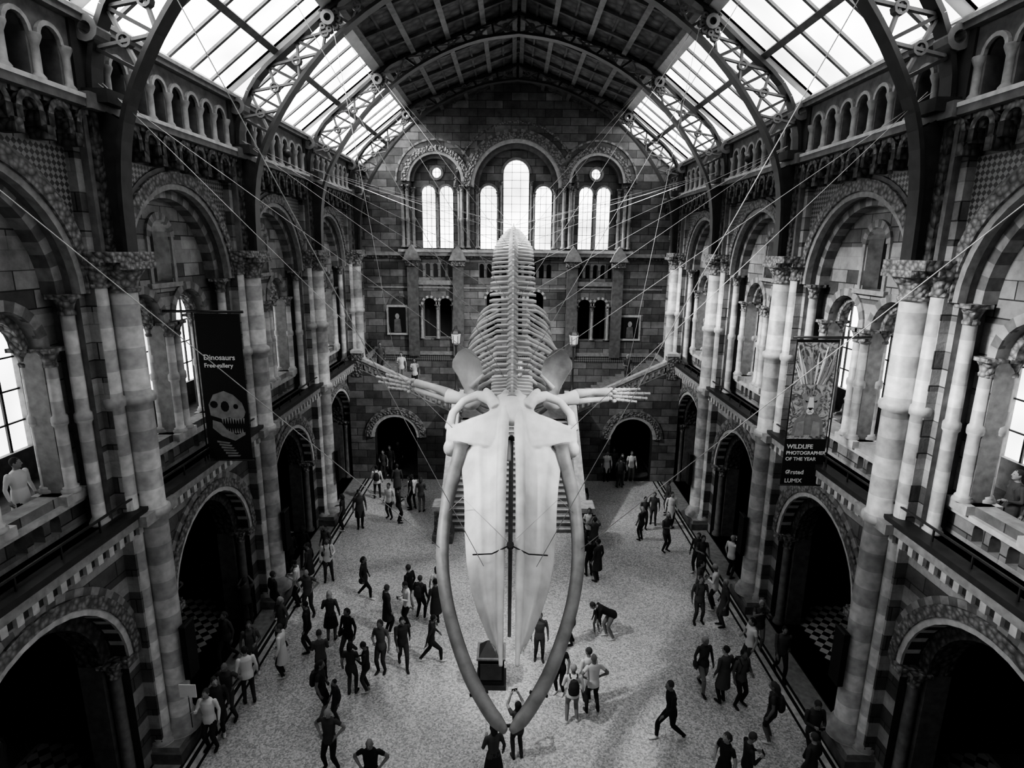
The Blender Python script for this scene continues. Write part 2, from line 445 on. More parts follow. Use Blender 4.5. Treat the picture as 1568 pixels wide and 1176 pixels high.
# trusses
inner=[(7.9,11.85),(7.85,13.2),(7.65,14.3),(7.25,15.2),(6.6,16.2),(5.6,17.35),(4.3,18.4),(2.9,19.15),(1.45,19.65),(0,19.85)]
outer=[(8.2,11.85),(8.2,13.4),(8.18,14.6),(8.05,15.6),(7.5,16.65),(6.3,17.65),(4.85,18.75),(3.2,19.4),(1.6,19.98),(0,20.5)]
def densify(P,m=3):
    P=[Vector((a,b,0)) for a,b in P];o=[]
    n=len(P)
    for i in range(n-1):
        p0,p1,p2,p3=P[max(i-1,0)],P[i],P[i+1],P[min(i+2,n-1)]
        for j in range(m):
            t=j/m;o.append(.5*((2*p1)+(p2-p0)*t+(2*p0-5*p1+4*p2-p3)*t*t+(3*p1-p0-3*p2+p3)*t**3))
    o.append(P[-1]);return o
def truss():
    mb=MB();I=densify(inner,3);O=densify(outer,3)
    def bar(a,b,w,y0,y1,mat='iron'):
        d=(b-a)
        if d.length<1e-4:return
        d.normalize();nn=Vector((-d.y,d.x,0))*w
        for sg in (-1,1):
            q=[(sg*p.x,y,p.y) for y in (y0,y1) for p in (a-nn,b-nn,b+nn,a+nn)]
            mb.add(q,[(0,1,2,3),(4,7,6,5),(0,4,5,1),(1,5,6,2),(2,6,7,3),(3,7,4,0)],mat)
    for i in range(len(I)-1):
        bar(I[i],I[i+1],.045,-.17,.17);bar(O[i],O[i+1],.05,-.17,.17)
        if I[i].y<14.0:
            for sg in (-1,1):
                q=[(sg*p.x,y,p.y) for y in (-.1,.1) for p in (I[i],I[i+1],O[i+1],O[i])]
                mb.add(q,[(0,1,2,3),(4,7,6,5)],'iron')
    k=9
    while k<len(I)-2:
        bar(I[k],O[k+2],.03,-.05,.05,'ironl');bar(O[k],I[k+2],.03,-.07,.03,'ironl');bar(I[k],O[k],.035,-.08,.08)
        c=(I[k]+O[k]+I[k+2]+O[k+2])/4
        for sg in (-1,1): mb.ring(sg*c.x,c.y,.09,.14,-.08,.08,['ironl'],0,360,10)
        k+=2
    for sg in (-1,1):
        mb.ring(sg*5.35,18.2,.10,.2,-.22,.22,['ironl'],0,360,12);mb.ring(sg*8.1,15.9,.12,.24,-.2,.2,['ironl'],0,360,12)
        for a in range(8):
            aa=a*pi/4;mb.ring(sg*5.35+.26*math.cos(aa),18.2+.26*math.sin(aa),.03,.09,-.1,.1,['ironl'],0,360,8)
        mb.box(sg*8.05-.28,sg*8.05+.28,-.3,.3,14.6,14.85,'iron')
    mb.box(-.05,.05,-.06,.06,19.85,20.6,'iron')
    return mb.mesh('iron_roof_truss')
TM=truss()
for k in range(0,6):
    link('iron_roof_truss',TM,None,Matrix.Translation((0,k*PITCH,0)))

# ------------------------------------------------------------------ end wall
YW=33.6
mb=MB();mb.T=lambda p:(p[0],YW+p[1],p[2])
out=[(-8.9,0),(8.9,0),(8.9,16.2),(5.25,18.85),(0,20.8),(-5.25,18.85),(-8.9,16.2)]
H1=[arch(0,2.3,11.95,15.2,20)]
for sg in (-1,1):
    H1.append(arch(sg*4.4,1.4,11.95,15.5,16))
    for j in range(5): H1.append(arch(sg*4.5+(j-2)*.42,.14,10.35,11.0,6))
    for q in (3.95,4.85): H1.append(arch(sg*q,.36,6.9,8.85,8))
for j in range(10): H1.append(arch((j-4.5)*.42,.14,10.35,11.0,6))
for q in (-1.2,0,1.2): H1.append(arch(q,.42,6.9,9.2,8))
mb.slab(out,H1,0,.45,'end','trim')
lan=[arch(0,.70,11.95,16.0,12)]
glz=[(0,.70,11.95,16.7)]
for sg in (-1,1):
    lan.append(arch(sg*1.52,.46,11.95,14.9,10));glz.append((sg*1.52,.46,11.95,15.4))
    for q in (3.87,4.85): lan.append(arch(sg*q,.37,11.98,14.95,10));glz.append((sg*q,.37,11.98,15.35))
    lan.append([(sg*4.36+.27*math.cos(a*pi/8),16.0+.27*math.sin(a*pi/8)) for a in range(16)]);glz.append((sg*4.36,.27,15.7,16.3))
mb.slab(rect(-8.4,8.4,11.7,17.9),lan,.45,.7,'end','trim')
for c,hw,z0,z1 in glz:
    mb.box(c-hw,c+hw,.62,.63,z0,z1,'wglass')
    for i in (-1,1): mb.box(c+i*hw*.34-.012,c+i*hw*.34+.012,.58,.61,z0,z1,'iron')
    z=z0+.35
    while z<z1: mb.box(c-hw,c+hw,.585,.605,z-.012,z+.012,'iron');z+=.42
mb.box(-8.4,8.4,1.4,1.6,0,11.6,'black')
mb.box(-8.4,8.4,.45,1.4,9.9,10.3,'dark');mb.box(-8.4,8.4,.45,1.4,6.6,6.8,'dark')
mb.ring(0,15.2,2.3,2.5,-.10,.1,['light'],n=26);mb.ring(0,15.2,2.5,2.85,-.16,.1,['carve'],n=26);mb.ring(0,15.2,2.85,3.0,-.08,.1,['trim','mid'],n=40)
mb.ring(0,15.2,2.05,2.3,.1,.45,['mid'],n=26);mb.ring(0,15.2,3.3,3.42,-.04,.1,['carve'],n=26)
for sg in (-1,1):
    c=sg*4.4
    mb.ring(c,15.5,1.4,1.55,-.10,.1,['light'],n=20);mb.ring(c,15.5,1.55,1.85,-.15,.1,['carve'],n=20);mb.ring(c,15.5,2.1,2.2,-.05,.1,['mid','trim'],n=30)
    mb.ring(c,15.5,1.2,1.4,.12,.45,['mid'],n=20)
    mb.ring(c,16.0,.27,.4,.38,.5,['trim'],0,360,16)
    for q in (3.87,4.85): mb.ring(sg*q,14.95,.37,.47,.40,.5,['trim'],n=10)
    mb.ring(sg*1.52,14.9,.46,.58,.4,.5,['trim'],n=10)
    for q in (2.62,2.95,5.95,6.2): column(mb,sg*q,-.12,12.0,15.3,.10,'trim',8,[13.5])
    for q in (2.15,3.12,5.68): column(mb,sg*q,.15,12.0,15.2,.10,'trim',8,[13.5])
    for q in (1.0,.84): column(mb,sg*q,.36,11.95,15.6 if q<.9 else 15.0,.07,'trim',7,[13.5])
    column(mb,sg*4.36,.36,11.98,14.95,.07,'trim',7)
    for q in (3.95,4.85): mb.ring(sg*q,8.85,.36,.5,-.06,.1,['light','mid'],n=11)
    for q in (3.5,4.4,5.3): column(mb,sg*q,-.05,6.9,8.85,.09,'trim',8)
    for q in (3.2,5.75): mb.box(sg*q-.3,sg*q+.3,-.25,0,5.9,11.4,'mid')
    for q in (3.2,5.75):
        mb.slab([(sg*q-.5,11.3),(sg*q+.5,11.3),(sg*q+.3,11.75),(sg*q,12.15),(sg*q-.3,11.75)],[],-.5,0,'trim')
        mb.box(sg*q-.38,sg*q+.38,-.4,0,11.0,11.35,'carve')
    mb.box(min(sg*3.4,sg*5.6),max(sg*3.4,sg*5.6),-.12,.0,9.95,10.2,'trim')
mb.ring(-6.55,8.8,.5,.66,-.05,.05,['mid'],n=10)
mb.ring(0,16.0,.7,.84,.4,.5,['trim'],n=12)
for q in (-1.2,0,1.2): mb.ring(q,9.2,.42,.56,-.06,.1,['light','mid'],n=11)
mb.box(-8.3,8.3,-.22,0,11.55,11.75,'trim');mb.box(-8.3,8.3,-.14,0,11.4,11.55,'carved');mb.box(-6.5,6.5,-.3,0,11.75,11.9,'light')
mb.box(-8.3,8.3,-.12,0,5.95,6.15,'trim');mb.box(-8.3,8.3,-.05,0,5.6,5.95,'diam');mb.box(-8.3,8.3,-.06,0,9.75,9.85,'trim')
mb.obj('wall_end')
mb=MB();mb.box(-13.5,13.5,-4.3,-4,0,21,'mid')
mb.obj('wall_back')
for x0,x1,z0,z1,sx in ((-7.3,-6.1,7.1,8.8,0),(5.95,7.2,6.9,8.35,0)):
    mb=MB();mb.T=lambda p:(p[0],YW+p[1],p[2])
    mb.box(x0,x1,-.10,-.02,z0,z1,'light');mb.box(x0+.12,x1-.12,-.12,-.1,z0+.12,z1-.12,'black')
    mb.box(x0,x1,-.14,-.02,z0,z0+.07,'frame')
    cx=(x0+x1)/2;cz=(z0+z1)/2
    mb.slab([(cx-.2,z0+.15),(cx+.22,z0+.15),(cx+.17,cz+.05),(cx+.05,cz+.1),(cx-.07,cz+.1),(cx-.17,cz+.02)],[],-.13,-.12,'mid')
    mb.slab([(cx+.12*math.cos(a*pi/6),cz+.22+.16*math.sin(a*pi/6)) for a in range(12)],[],-.132,-.12,'bone2')
    mb.obj('framed_portrait')
# ------------------------------------------------------------------ staircase
st=empty('grand_staircase')
mb=MB();NS=20;yS,yL,zL=23.4,29.0,3.4
for i in range(NS):
    z1=zL*(i+1)/NS;y0=yS+(yL-yS)*i/NS
    mb.box(-2.7,2.7,y0,yL+.3,z1-zL/NS,z1,'trim');mb.box(-2.7,2.7,y0-.03,y0+.08,z1-.035,z1+.005,'light')
mb.box(-3.1,3.1,yL,YW,0,zL,'mid')
mb.obj('central_flight',st)
def balus(mb,p0,p1,h,n,th,mat='trim'):
    p0,p1=Vector(p0),Vector(p1);d=p1-p0;hd=Vector((d.x,d.y,0)).normalized();pn=Vector((-hd.y,hd.x,0))*th
    def seg(a,b,z0,z1,m,k=1.0):
        v=[]
        for q in (a,b):
            for e in (-k,k):
                for z in (z0,z1): v.append(tuple(q+pn*e+Vector((0,0,z))))
        mb.add(v,[(0,1,3,2),(4,6,7,5),(0,4,5,1),(2,3,7,6),(0,2,6,4),(1,5,7,3)],m)
    seg(p0,p1,0,.22,mat);seg(p0,p1,h-.16,h,'light',1.25);seg(p0,p1,h-.3,h-.16,mat,.9)
    for i in range(n):
        q=p0+d*((i+.5)/n);sl=d*(.06/max(.01,Vector((d.x,d.y,0)).length))
        seg(q-sl,q+sl,.2,h-.28,mat,.7)
mb=MB();ZT=5.75
for sg in (-1,1):
    v=[(sg*x,y,z) for x in (2.7,3.2) for y,z in ((yS-.1,0),(yL,0),(yL,zL+.2),(yS-.1,.25))]
    mb.add(v,[(0,1,2,3),(4,7,6,5),(0,3,7,4),(1,5,6,2),(2,6,7,3)],'wallb')
    balus(mb,(sg*2.95,yS,.25),(sg*2.95,yL,zL+.2),.95,14,.16)
    mb.box(sg*2.95-.42,sg*2.95+.42,yS-1.1,yS-.1,0,.35,'mid');mb.box(sg*2.95-.34,sg*2.95+.34,yS-.95,yS-.2,.35,1.4,'carve');mb.box(sg*2.95-.4,sg*2.95+.4,yS-1.0,yS-.15,1.4,1.6,'light')
    mb.box(sg*2.95-.3,sg*2.95+.3,yL-.1,yL+.5,zL,zL+1.3,'carve');mb.box(sg*2.95-.36,sg*2.95+.36,yL-.16,yL+.56,zL+1.3,zL+1.45,'light')
    P=[(sg*3.1,0),(sg*8.5,0),(sg*8.5,ZT+.2),(sg*8.0,ZT+.2),(sg*3.1,zL+.2)]
    mb.slab(P,[arch(sg*6.15,1.1,.01,2.35,14)],29.3,29.8,'end','dark')
    mb.ring(sg*6.15,2.35,1.1,1.26,29.2,29.4,['light'],n=16);mb.ring(sg*6.15,2.35,1.26,1.5,29.17,29.4,['carve'],n=16);mb.ring(sg*6.15,2.35,1.5,1.6,29.22,29.4,['trim','mid'],n=26)
    balus(mb,(sg*3.3,29.5,zL+.15),(sg*8.0,29.5,ZT),.85,16,.14)
    n=14
    for i in range(n):
        x0=3.1+(8.0-3.1)*i/n;z1=zL+(ZT-zL)*(i+1)/n
        mb.box(min(sg*x0,sg*8.5),max(sg*x0,sg*8.5),29.8,33.6,z1-FF/n*.42,z1,'trim')
    mb.box(sg*8.0-.25,sg*8.0+.25,29.25,29.75,ZT-.2,ZT+1.0,'carve');mb.box(sg*8.0-.3,sg*8.0+.3,29.2,29.8,ZT+1.0,ZT+1.15,'light')
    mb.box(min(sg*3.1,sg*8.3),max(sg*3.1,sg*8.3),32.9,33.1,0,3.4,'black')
mb.obj('side_flights_and_balustrades',st)
mb=MB();mb.T=lambda p:(p[0],31.6+p[1],zL+p[2])
mb.box(-.8,.8,-.8,.8,0,.25,'light');mb.box(-.65,.65,-.65,.65,.25,1.15,'trim');mb.box(-.72,.72,-.72,.72,1.15,1.3,'light')
mb.box(-.42,.42,-.1,.5,1.3,1.85,'light');mb.box(-.45,.45,.35,.55,1.3,2.6,'light')
mb.loft([[(.3*math.cos(2*pi*j/12)*k,.15+.2*math.sin(2*pi*j/12)*k,z) for j in range(12)] for z,k in ((1.8,1),(2.1,.95),(2.4,1.05),(2.6,.6),(2.7,.3))],'bone')
mb.ell((0,.1,2.85),(.12,.14,.17),'bone')
for q in (-1,1):
    mb.tube([(q*.15,.1,1.9),(q*.18,-.4,1.9),(q*.18,-.45,1.6),(q*.18,-.45,1.36)],[.13,.11,.09,.08],'bone',10,up=(0,1,0.2))
    mb.tube([(q*.3,.15,2.5),(q*.38,.05,2.2),(q*.25,-.2,2.02)],[.09,.08,.06],'bone',10)
mb.obj('seated_marble_statue',st)
def lamp(x,y,z):
    mb=MB();mb.T=lambda p:(p[0]+x,p[1]+y,p[2]+z)
    mb.lathe(0,0,[(.16,0),(.16,.08),(.06,.2),(.05,1.2),(.09,1.25),(.05,1.3),(.05,2.3),(.1,2.4)],'iron',10)
    mb.lathe(0,0,[(.1,2.4),(.2,2.5),(.24,2.95),(.2,2.98)],'frame',6,False)
    mb.lathe(0,0,[(.27,2.98),(.2,3.1),(.08,3.2),(.05,3.35),(.01,3.4)],'iron',6,False)
    for a in range(6):
        mb.box(.22*math.cos(a*pi/3)-.012,.22*math.cos(a*pi/3)+.012,.22*math.sin(a*pi/3)-.012,.22*math.sin(a*pi/3)+.012,2.45,2.98,'iron')
    mb.obj('lamp_standard',st)
for sg in (-1,1):
    lamp(sg*2.95,yL+.2,zL+1.45)

# ------------------------------------------------------------------ whale skeleton
WX=-.12
wh=empty('whale_skeleton')
def remesh(me,vox,it=2,src=None):
    o=bpy.data.objects.new('tmp',me);COL.objects.link(o)
    m=o.modifiers.new('r','REMESH');m.mode='VOXEL';m.voxel_size=vox
    if it:
        q=o.modifiers.new('s','SMOOTH');q.iterations=it;q.factor=.5
    dg=bpy.context.evaluated_depsgraph_get();dg.update()
    ev=o.evaluated_get(dg);nm=bpy.data.meshes.new_from_object(ev,depsgraph=dg)
    bpy.data.objects.remove(o)
    nm.polygons.foreach_set('use_smooth',[True]*len(nm.polygons))
    return nm
mb=MB()
mb.T=lambda p:(p[0],12.85-.788*p[1]-.616*p[2],8.1-.616*p[1]+.788*p[2])   # (x, s, h)
stn=[(-.25,.28,.10),(0,.62,.10),(.35,1.0,.10),(.7,1.12,.10),(1.0,1.1,.10),(1.5,1.02,.10),(2,.97,.10),(2.6,.93,.10),(3.2,.86,.10),(3.7,.75,.11),(4.1,.61,.12),(4.5,.43,.13),(4.8,.27,.13),(5.0,.18,.14)]
for sg in (-1,1):
    rings=[]
    for s,w,gp in stn:
        top=[];bot=[];K=10
        for i in range(K+1):
            t=i/K;x=gp+(w-gp)*t
            h=.20*(1-t**1.7)-.02+ .10*math.exp(-(s)**2)
            h-=.20*t*t
            h-=.07*math.exp(-((t-.42)/.12)**2)
            h+=.04*math.exp(-((t-.66)/.1)**2)
            top.append((sg*x,s,h));bot.append((sg*x,s,h-.09-.05*(1-t)))
        rings.append(top+bot[::-1])
    mb.loft(rings,'bone')
    mb.tube([(sg*.17,-.3,.22),(sg*.17,.3,.28),(sg*.2,1.2,.24),(sg*.2,2.2,.22),(sg*.19,3.4,.2),(sg*.17,4.4,.15),(sg*.14,5.15,.1)],[.08,.12,.11,.1,.09,.07,.04],'bone',10)
    rings=[]
    for x,s0,s1,h,th in ((.25,-.5,.75,.10,.14),(.6,-.22,.72,.11,.12),(.95,-.10,.62,.06,.10),(1.2,.0,.6,.0,.11),(1.38,.04,.57,-.05,.15),(1.47,.10,.48,-.08,.10)):
        r=[]
        for j in range(14):
            a=2*pi*j/14;r.append((sg*x,(s0+s1)/2+(s1-s0)/2*math.cos(a),h+th*math.sin(a)))
        rings.append(r)
    mb.loft(rings,'bone')
    mb.tube([(sg*.5,-.62,.12),(sg*.8,-.72,.12),(sg*1.12,-.58,.08),(sg*1.36,-.28,0),(sg*1.42,.1,-.1)],[.17,.13,.10,.10,.12],'bone',10,flat=.8)
    mb.tube([(sg*.35,-.35,.12),(sg*.55,-.72,.14),(sg*.62,-.92,.08)],[.16,.13,.07],'bone',10)
    mb.ell((sg*1.36,.55,-.18),(.17,.2,.2),'bone')
    mb.ell((sg*.13,-.8,.05),(.11,.14,.12),'bone')
mb.ell((0,-.6,-.12),(.55,.35,.32),'bone');mb.ell((0,-.3,.10),(.38,.42,.2),'bone')
me=mb.mesh('skull');nm=remesh(me,.024,1);
nm.materials.clear();nm.materials.append(M['bone'])
link('skull_and_rostrum',nm,wh)
mb=MB();mb.T=lambda p:(p[0],12.85-.788*p[1]-.616*p[2],8.1-.616*p[1]+.788*p[2])
mb.tube([(0,.2,-.2),(0,2,-.25),(0,4.6,-.1)],[.05,.05,.03],'bone2',8)
mb.tube([(-.05,.5,.05),(-.05,1.0,.05)],.05,'bone',8)
mb.box(-.16,.16,.45,.5,.05,.15,'iron');mb.lathe(0,3.05,[(.07,.25),(.07,.36)],'iron',10)
for sg in (-1,1):
    mb.tube([(sg*.02,3.05,.3),(sg*.35,3.2,.26),(sg*.72,3.18,.16)],.015,'iron',6)
mb.obj('vomer_and_brackets',wh)
def spl(P,m=5):
    P=[Vector(p) for p in P];o=[];n=len(P)
    for i in range(n-1):
        p0,p1,p2,p3=P[max(i-1,0)],P[i],P[i+1],P[min(i+2,n-1)]
        for j in range(m):
            t=j/m;o.append(.5*((2*p1)+(p2-p0)*t+(2*p0-5*p1+4*p2-p3)*t*t+(3*p1-p0-3*p2+p3)*t**3))
    o.append(P[-1]);return o
mb=MB()
for sg in (-1,1):
    P=[(sg*1.1,12.45,7.75),(sg*1.18,12.25,7.4),(sg*1.37,11.8,6.64),(sg*1.40,11.0,5.85),(sg*1.21,10.22,5.16),(sg*.80,9.36,4.52),(sg*.37,8.80,4.10),(sg*.05,8.46,3.95)]
    S=spl(P,5);n=len(S)
    rad=[]
    for i in range(n):
        t=i/(n-1);r=.15-.035*t
        if t<.07: r=.2-.9*t
        if t>.93: r=.11-(t-.93)*.8
        rad.append(r)
    mb.tube(S,rad,'jaw',12,flat=1.25)
    mb.tube([S[5]+Vector((0,0,.05)),S[6]+Vector((-sg*.02,.12,.22))],[.1,.03],'jaw',8)
    q=S[n-8];mb.tube([q-Vector((.16*sg,.02,-.06)),q+Vector((.16*sg,.02,-.06))],.03,'iron',6)
mb.tube([(-.16,8.6,3.93),(.16,8.6,3.93)],.03,'iron',6)
mb.obj('mandibles',wh)
SP=spl([(0,13.25,8.55),(0,14.0,8.75),(0,15.2,9.08),(0,16.5,9.5),(0,18.3,10.2),(0,20,10.9),(0,22,11.65),(0,24.5,12.3),(0,27,12.75),(0,29,12.95),(0,31,13.0)],12)
L=[0]
for i in range(1,len(SP)): L.append(L[-1]+(SP[i]-SP[i-1]).length)
def at(d):
    for i in range(1,len(SP)):
        if L[i]>=d:
            t=(d-L[i-1])/(L[i]-L[i-1]);return SP[i-1].lerp(SP[i],t),(SP[i]-SP[i-1]).normalized()
    return SP[-1],(SP[-1]-SP[-2]).normalized()
TL=L[-1];NV=52
mb=MB();ribs=MB();d=0.1;i=0;vert=[]
while i<NV:
    sp=.19 if i<6 else (.36 if i<20 else .46 if i<36 else .38)
    vert.append((d,sp,i));d+=sp;i+=1
sc=(TL-.2)/d
for dd,sp,i in vert:
    dd*=sc;sp*=sc
    p,t=at(dd);up=Vector((0,-t.z,t.y)).normalized();xx=Vector((1,0,0));f=i/NV
    r=.15 if i<7 else lerp(.15,.18,min(1,(i-7)/20)) if i<34 else lerp(.18,.05,min(1,(i-34)/16))
    rings=[]
    for e,k in ((-.36,1),(-.30,1.05),(0,.8),(.30,1.05),(.36,1)):
        rings.append([p+t*(e*sp)+xx*math.cos(2*pi*j/12)*r*k+up*math.sin(2*pi*j/12)*r*k for j in range(12)])
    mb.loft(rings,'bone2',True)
    def plate(pts,th,mat='bone'):
        P=[p+xx*a+up*b+t*c_ for a,b,c_ in pts];n=len(P)
        v=[q+th for q in P]+[q-th for q in P]
        fs=[tuple(range(n)),tuple(range(2*n-1,n-1,-1))]+[(a,(a+1)%n,n+(a+1)%n,n+a) for a in range(n)]
        mb.add(v,fs,mat)
    hs=.18 if i<7 else (lerp(.26,.45,min(1,(i-7)/18)) if i<32 else max(.05,lerp(.45,.05,(i-32)/14)))
    if hs>.08:
        plate([(0,r*.6,-.24*sp),(0,r*.6,.16*sp),(0,r+hs*.7,.30*sp),(0,r+hs,.36*sp),(0,r+hs,.06*sp),(0,r+hs*.6,-.05*sp)],xx*.03,'bone')
    tw=.36 if i<7 else (.36 if i<18 else .58 if i<32 else max(0,lerp(.55,.05,(i-32)/12)))
    if tw>.1:
        for sg in (-1,1):
            dr=-.10*tw
            plate([(sg*r*.6,.04,-.10*sp),(sg*r*.6,.04,.10*sp),(sg*(r+tw*.8),.05+dr,.20*sp),(sg*(r+tw),.02+dr,.12*sp),(sg*(r+tw),.02+dr,-.08*sp),(sg*(r+tw*.75),.05+dr,-.14*sp)],up*.03)
    if i>36 and i<48:
        plate([(0,-r*.8,-.1),(0,-r*.8,.1),(0,-r-.3*(1-(i-36)/14),.1),(0,-r-.3*(1-(i-36)/14),-.02)],xx*.03)
    if 6<=i<=20:
        k=(i-6)/14
        W=lerp(1.0,1.42,min(1,k*3)) if k<.5 else lerp(1.42,1.12,(k-.5)*2)
        D=lerp(1.4,2.3,min(1,k*3)) if k<.6 else lerp(2.3,1.7,(k-.6)*2.5)
        for sg in (-1,1):
            jt=R.uniform(-.04,.04)
            pts=[]
            for j in range(15):
                a=math.radians(lerp(62,-60,j/14))
                x=W*math.cos(a)*(1+jt)
                if j==0: x=.42
                h=-D*.50+D*.50*math.sin(a) if j else .02
                pts.append(p+xx*sg*x+up*h+t*(.30*(j/14)**1.3+jt))
            rr=[(.028+.024*math.sin(pi*min(1,j/14+.1))) for j in range(15)]
            ribs.tube(pts[:6],rr[:6],'bone',7,flat=1.3);ribs.tube(pts[5:],rr[5:],'rib',7,flat=1.3)
mb.obj('vertebral_column',wh);ribs.obj('ribs',wh)
fl=MB()
for sg in (-1,1):
    base=Vector((sg*1.0,14.0,8.35))
    outl=[(-.10,0),(-.16,.3),(-.30,.62),(-.42,.84),(-.40,1.02),(-.26,1.22),(-.08,1.32),(.10,1.24),(.28,1.0),(.34,.74),(.2,.4),(.12,0)]
    ux=Vector((-sg*.95,.3,.0)).normalized();uz=Vector((sg*.08,.35,.92)).normalized();nn=ux.cross(uz)
    P=[base+ux*a+uz*b for a,b in outl];n=len(P)
    cen=sum(P,Vector())/n
    v=[q+nn*.03 for q in P]+[q-nn*.03 for q in P]+[cen+nn*.1,cen-nn*.06]
    fs=[(a,(a+1)%n,2*n) for a in range(n)]+[(n+(a+1)%n,n+a,2*n+1) for a in range(n)]+[(a,(a+1)%n,n+(a+1)%n,n+a) for a in range(n)]
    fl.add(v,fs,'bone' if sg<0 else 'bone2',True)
    fl.tube([base+uz*.3-nn*.05*sg,base+uz*.6+ux*.3-nn*.2*sg],[.07,.03],'bone',8)
    sh=Vector((sg*1.0,13.95,8.32));el=Vector((sg*1.6,14.15,8.42));wr_=Vector((sg*2.45,14.6,8.55 if sg<0 else 8.36))
    tip=Vector((-3.5,15.15,8.62)) if sg<0 else Vector((3.4,14.95,8.26))
    fl.ell(sh,(.24,.22,.2),'bone')
    fl.tube([sh,sh.lerp(el,.5),el],[.20,.15,.19],'bone',10)
    fl.tube([el+Vector((0,0,.08)),el.lerp(wr_,.5)+Vector((0,0,.11)),wr_+Vector((0,0,.08))],[.13,.09,.11],'bone',8)
    fl.tube([el+Vector((0,0,-.1)),el.lerp(wr_,.5)+Vector((0,0,-.10)),wr_+Vector((0,0,-.08))],[.11,.07,.09],'bone',8)
    for a in range(6): fl.ell(wr_+Vector((sg*(.08+.1*(a%2)),.05,.14-.06*a)),(.07,.06,.055),'bone',8,5)
    dirv=(tip-wr_).normalized()
    for fi in range(4):
        ln=(.75,1.08,1.0,.68)[fi]
        a=wr_+Vector((sg*.2,.08,.12-.08*fi));dv=(dirv+Vector((0,0,.06-.05*fi))).normalized()
        pos=0;nseg=5
        for q in range(nseg):
            l=ln/nseg;s0=a+dv*pos;s1=a+dv*(pos+l*.88)
            r=.06-.006*q
            fl.tube([s0,s0.lerp(s1,.5),s1],[r,r*.72,r],'bone',7);pos+=l
fl.obj('scapulae_and_flippers',wh)
cb=MB()
def cable(a,b,r=.007): cb.tube([a,b],r,'light',4)
for (y,z,x) in ((14.2,8.9,.2),(16.5,9.7,.2),(18.3,10.5,.2),(20,11.3,.2),(22,12.1,.2),(24.5,12.6,.2),(27,13.0,.1),(29.5,13.1,.05)):
    for sg in (-1,1):
        kk=round((y)/PITCH);cable((sg*x,y,z),(sg*8.0,kk*PITCH,15.0))
for (y,z,x) in ((14.2,8.9,.2),(18.3,10.5,.2),(22,12.1,.2),(27,13.0,.1)):
    for sg in (-1,1):
        kk=round((y)/PITCH);cable((sg*x,y,z),(sg*5.2,kk*PITCH,18.4))
def SK(x,s,h): return (x,12.85-.788*s-.616*h,8.1-.616*s+.788*h)
for sg in (-1,1):
    cable(SK(sg*1.3,.2,.05),(sg*7.9,12.24,15.0));cable(SK(sg*.5,3.4,.15),(sg*5.2,6.12,18.4));cable((sg*1.4,11.0,5.95),(sg*7.9,6.12,15.0))
    cable((sg*2.9,14.8,8.6),(sg*5.2,18.36,18.4))
    cable(SK(0,3.05,.35),SK(sg*.98,2.0,.22));cable(SK(sg*.98,2.0,.22),(sg*1.35,11.6,6.5))
cb.obj('suspension_cables',wh)
wh.location=(WX,0,0)

# ------------------------------------------------------------------ banners
M['bblack']=simple('banner_black',.012,.8,.1)
M['bwhite']=simple('banner_white',.75,.8,.05)
def banner_art():
    m,nt,b,o=newmat('banner_artwork')
    geo=N(nt,'ShaderNodeNewGeometry')
    nz=N(nt,'ShaderNodeTexNoise');nz.inputs['Scale'].default_value=4.2;nz.inputs['Detail'].default_value=9;nz.inputs['Distortion'].default_value=2.6
    nt.links.new(geo.outputs['Position'],nz.inputs['Vector'])
    r=N(nt,'ShaderNodeValToRGB');r.color_ramp.elements[0].position=.42;r.color_ramp.elements[0].color=g(.12);r.color_ramp.elements[1].position=.56;r.color_ramp.elements[1].color=g(.5)
    nt.links.new(nz.outputs[0],r.inputs[0]);nt.links.new(r.outputs[0],b.inputs['Base Color']);b.inputs['Roughness'].default_value=.8
    return m
M['bart']=banner_art()
def text(body,x,y,z,size,mat,parent):
    cu=bpy.data.curves.new('lettering','FONT');cu.body=body;cu.size=size;cu.extrude=.004;cu.offset=.003
    cu.materials.append(mat)
    o=bpy.data.objects.new('lettering',cu);COL.objects.link(o);o.location=(x,y,z);o.rotation_euler=(pi/2,0,0);o.parent=parent
    return o
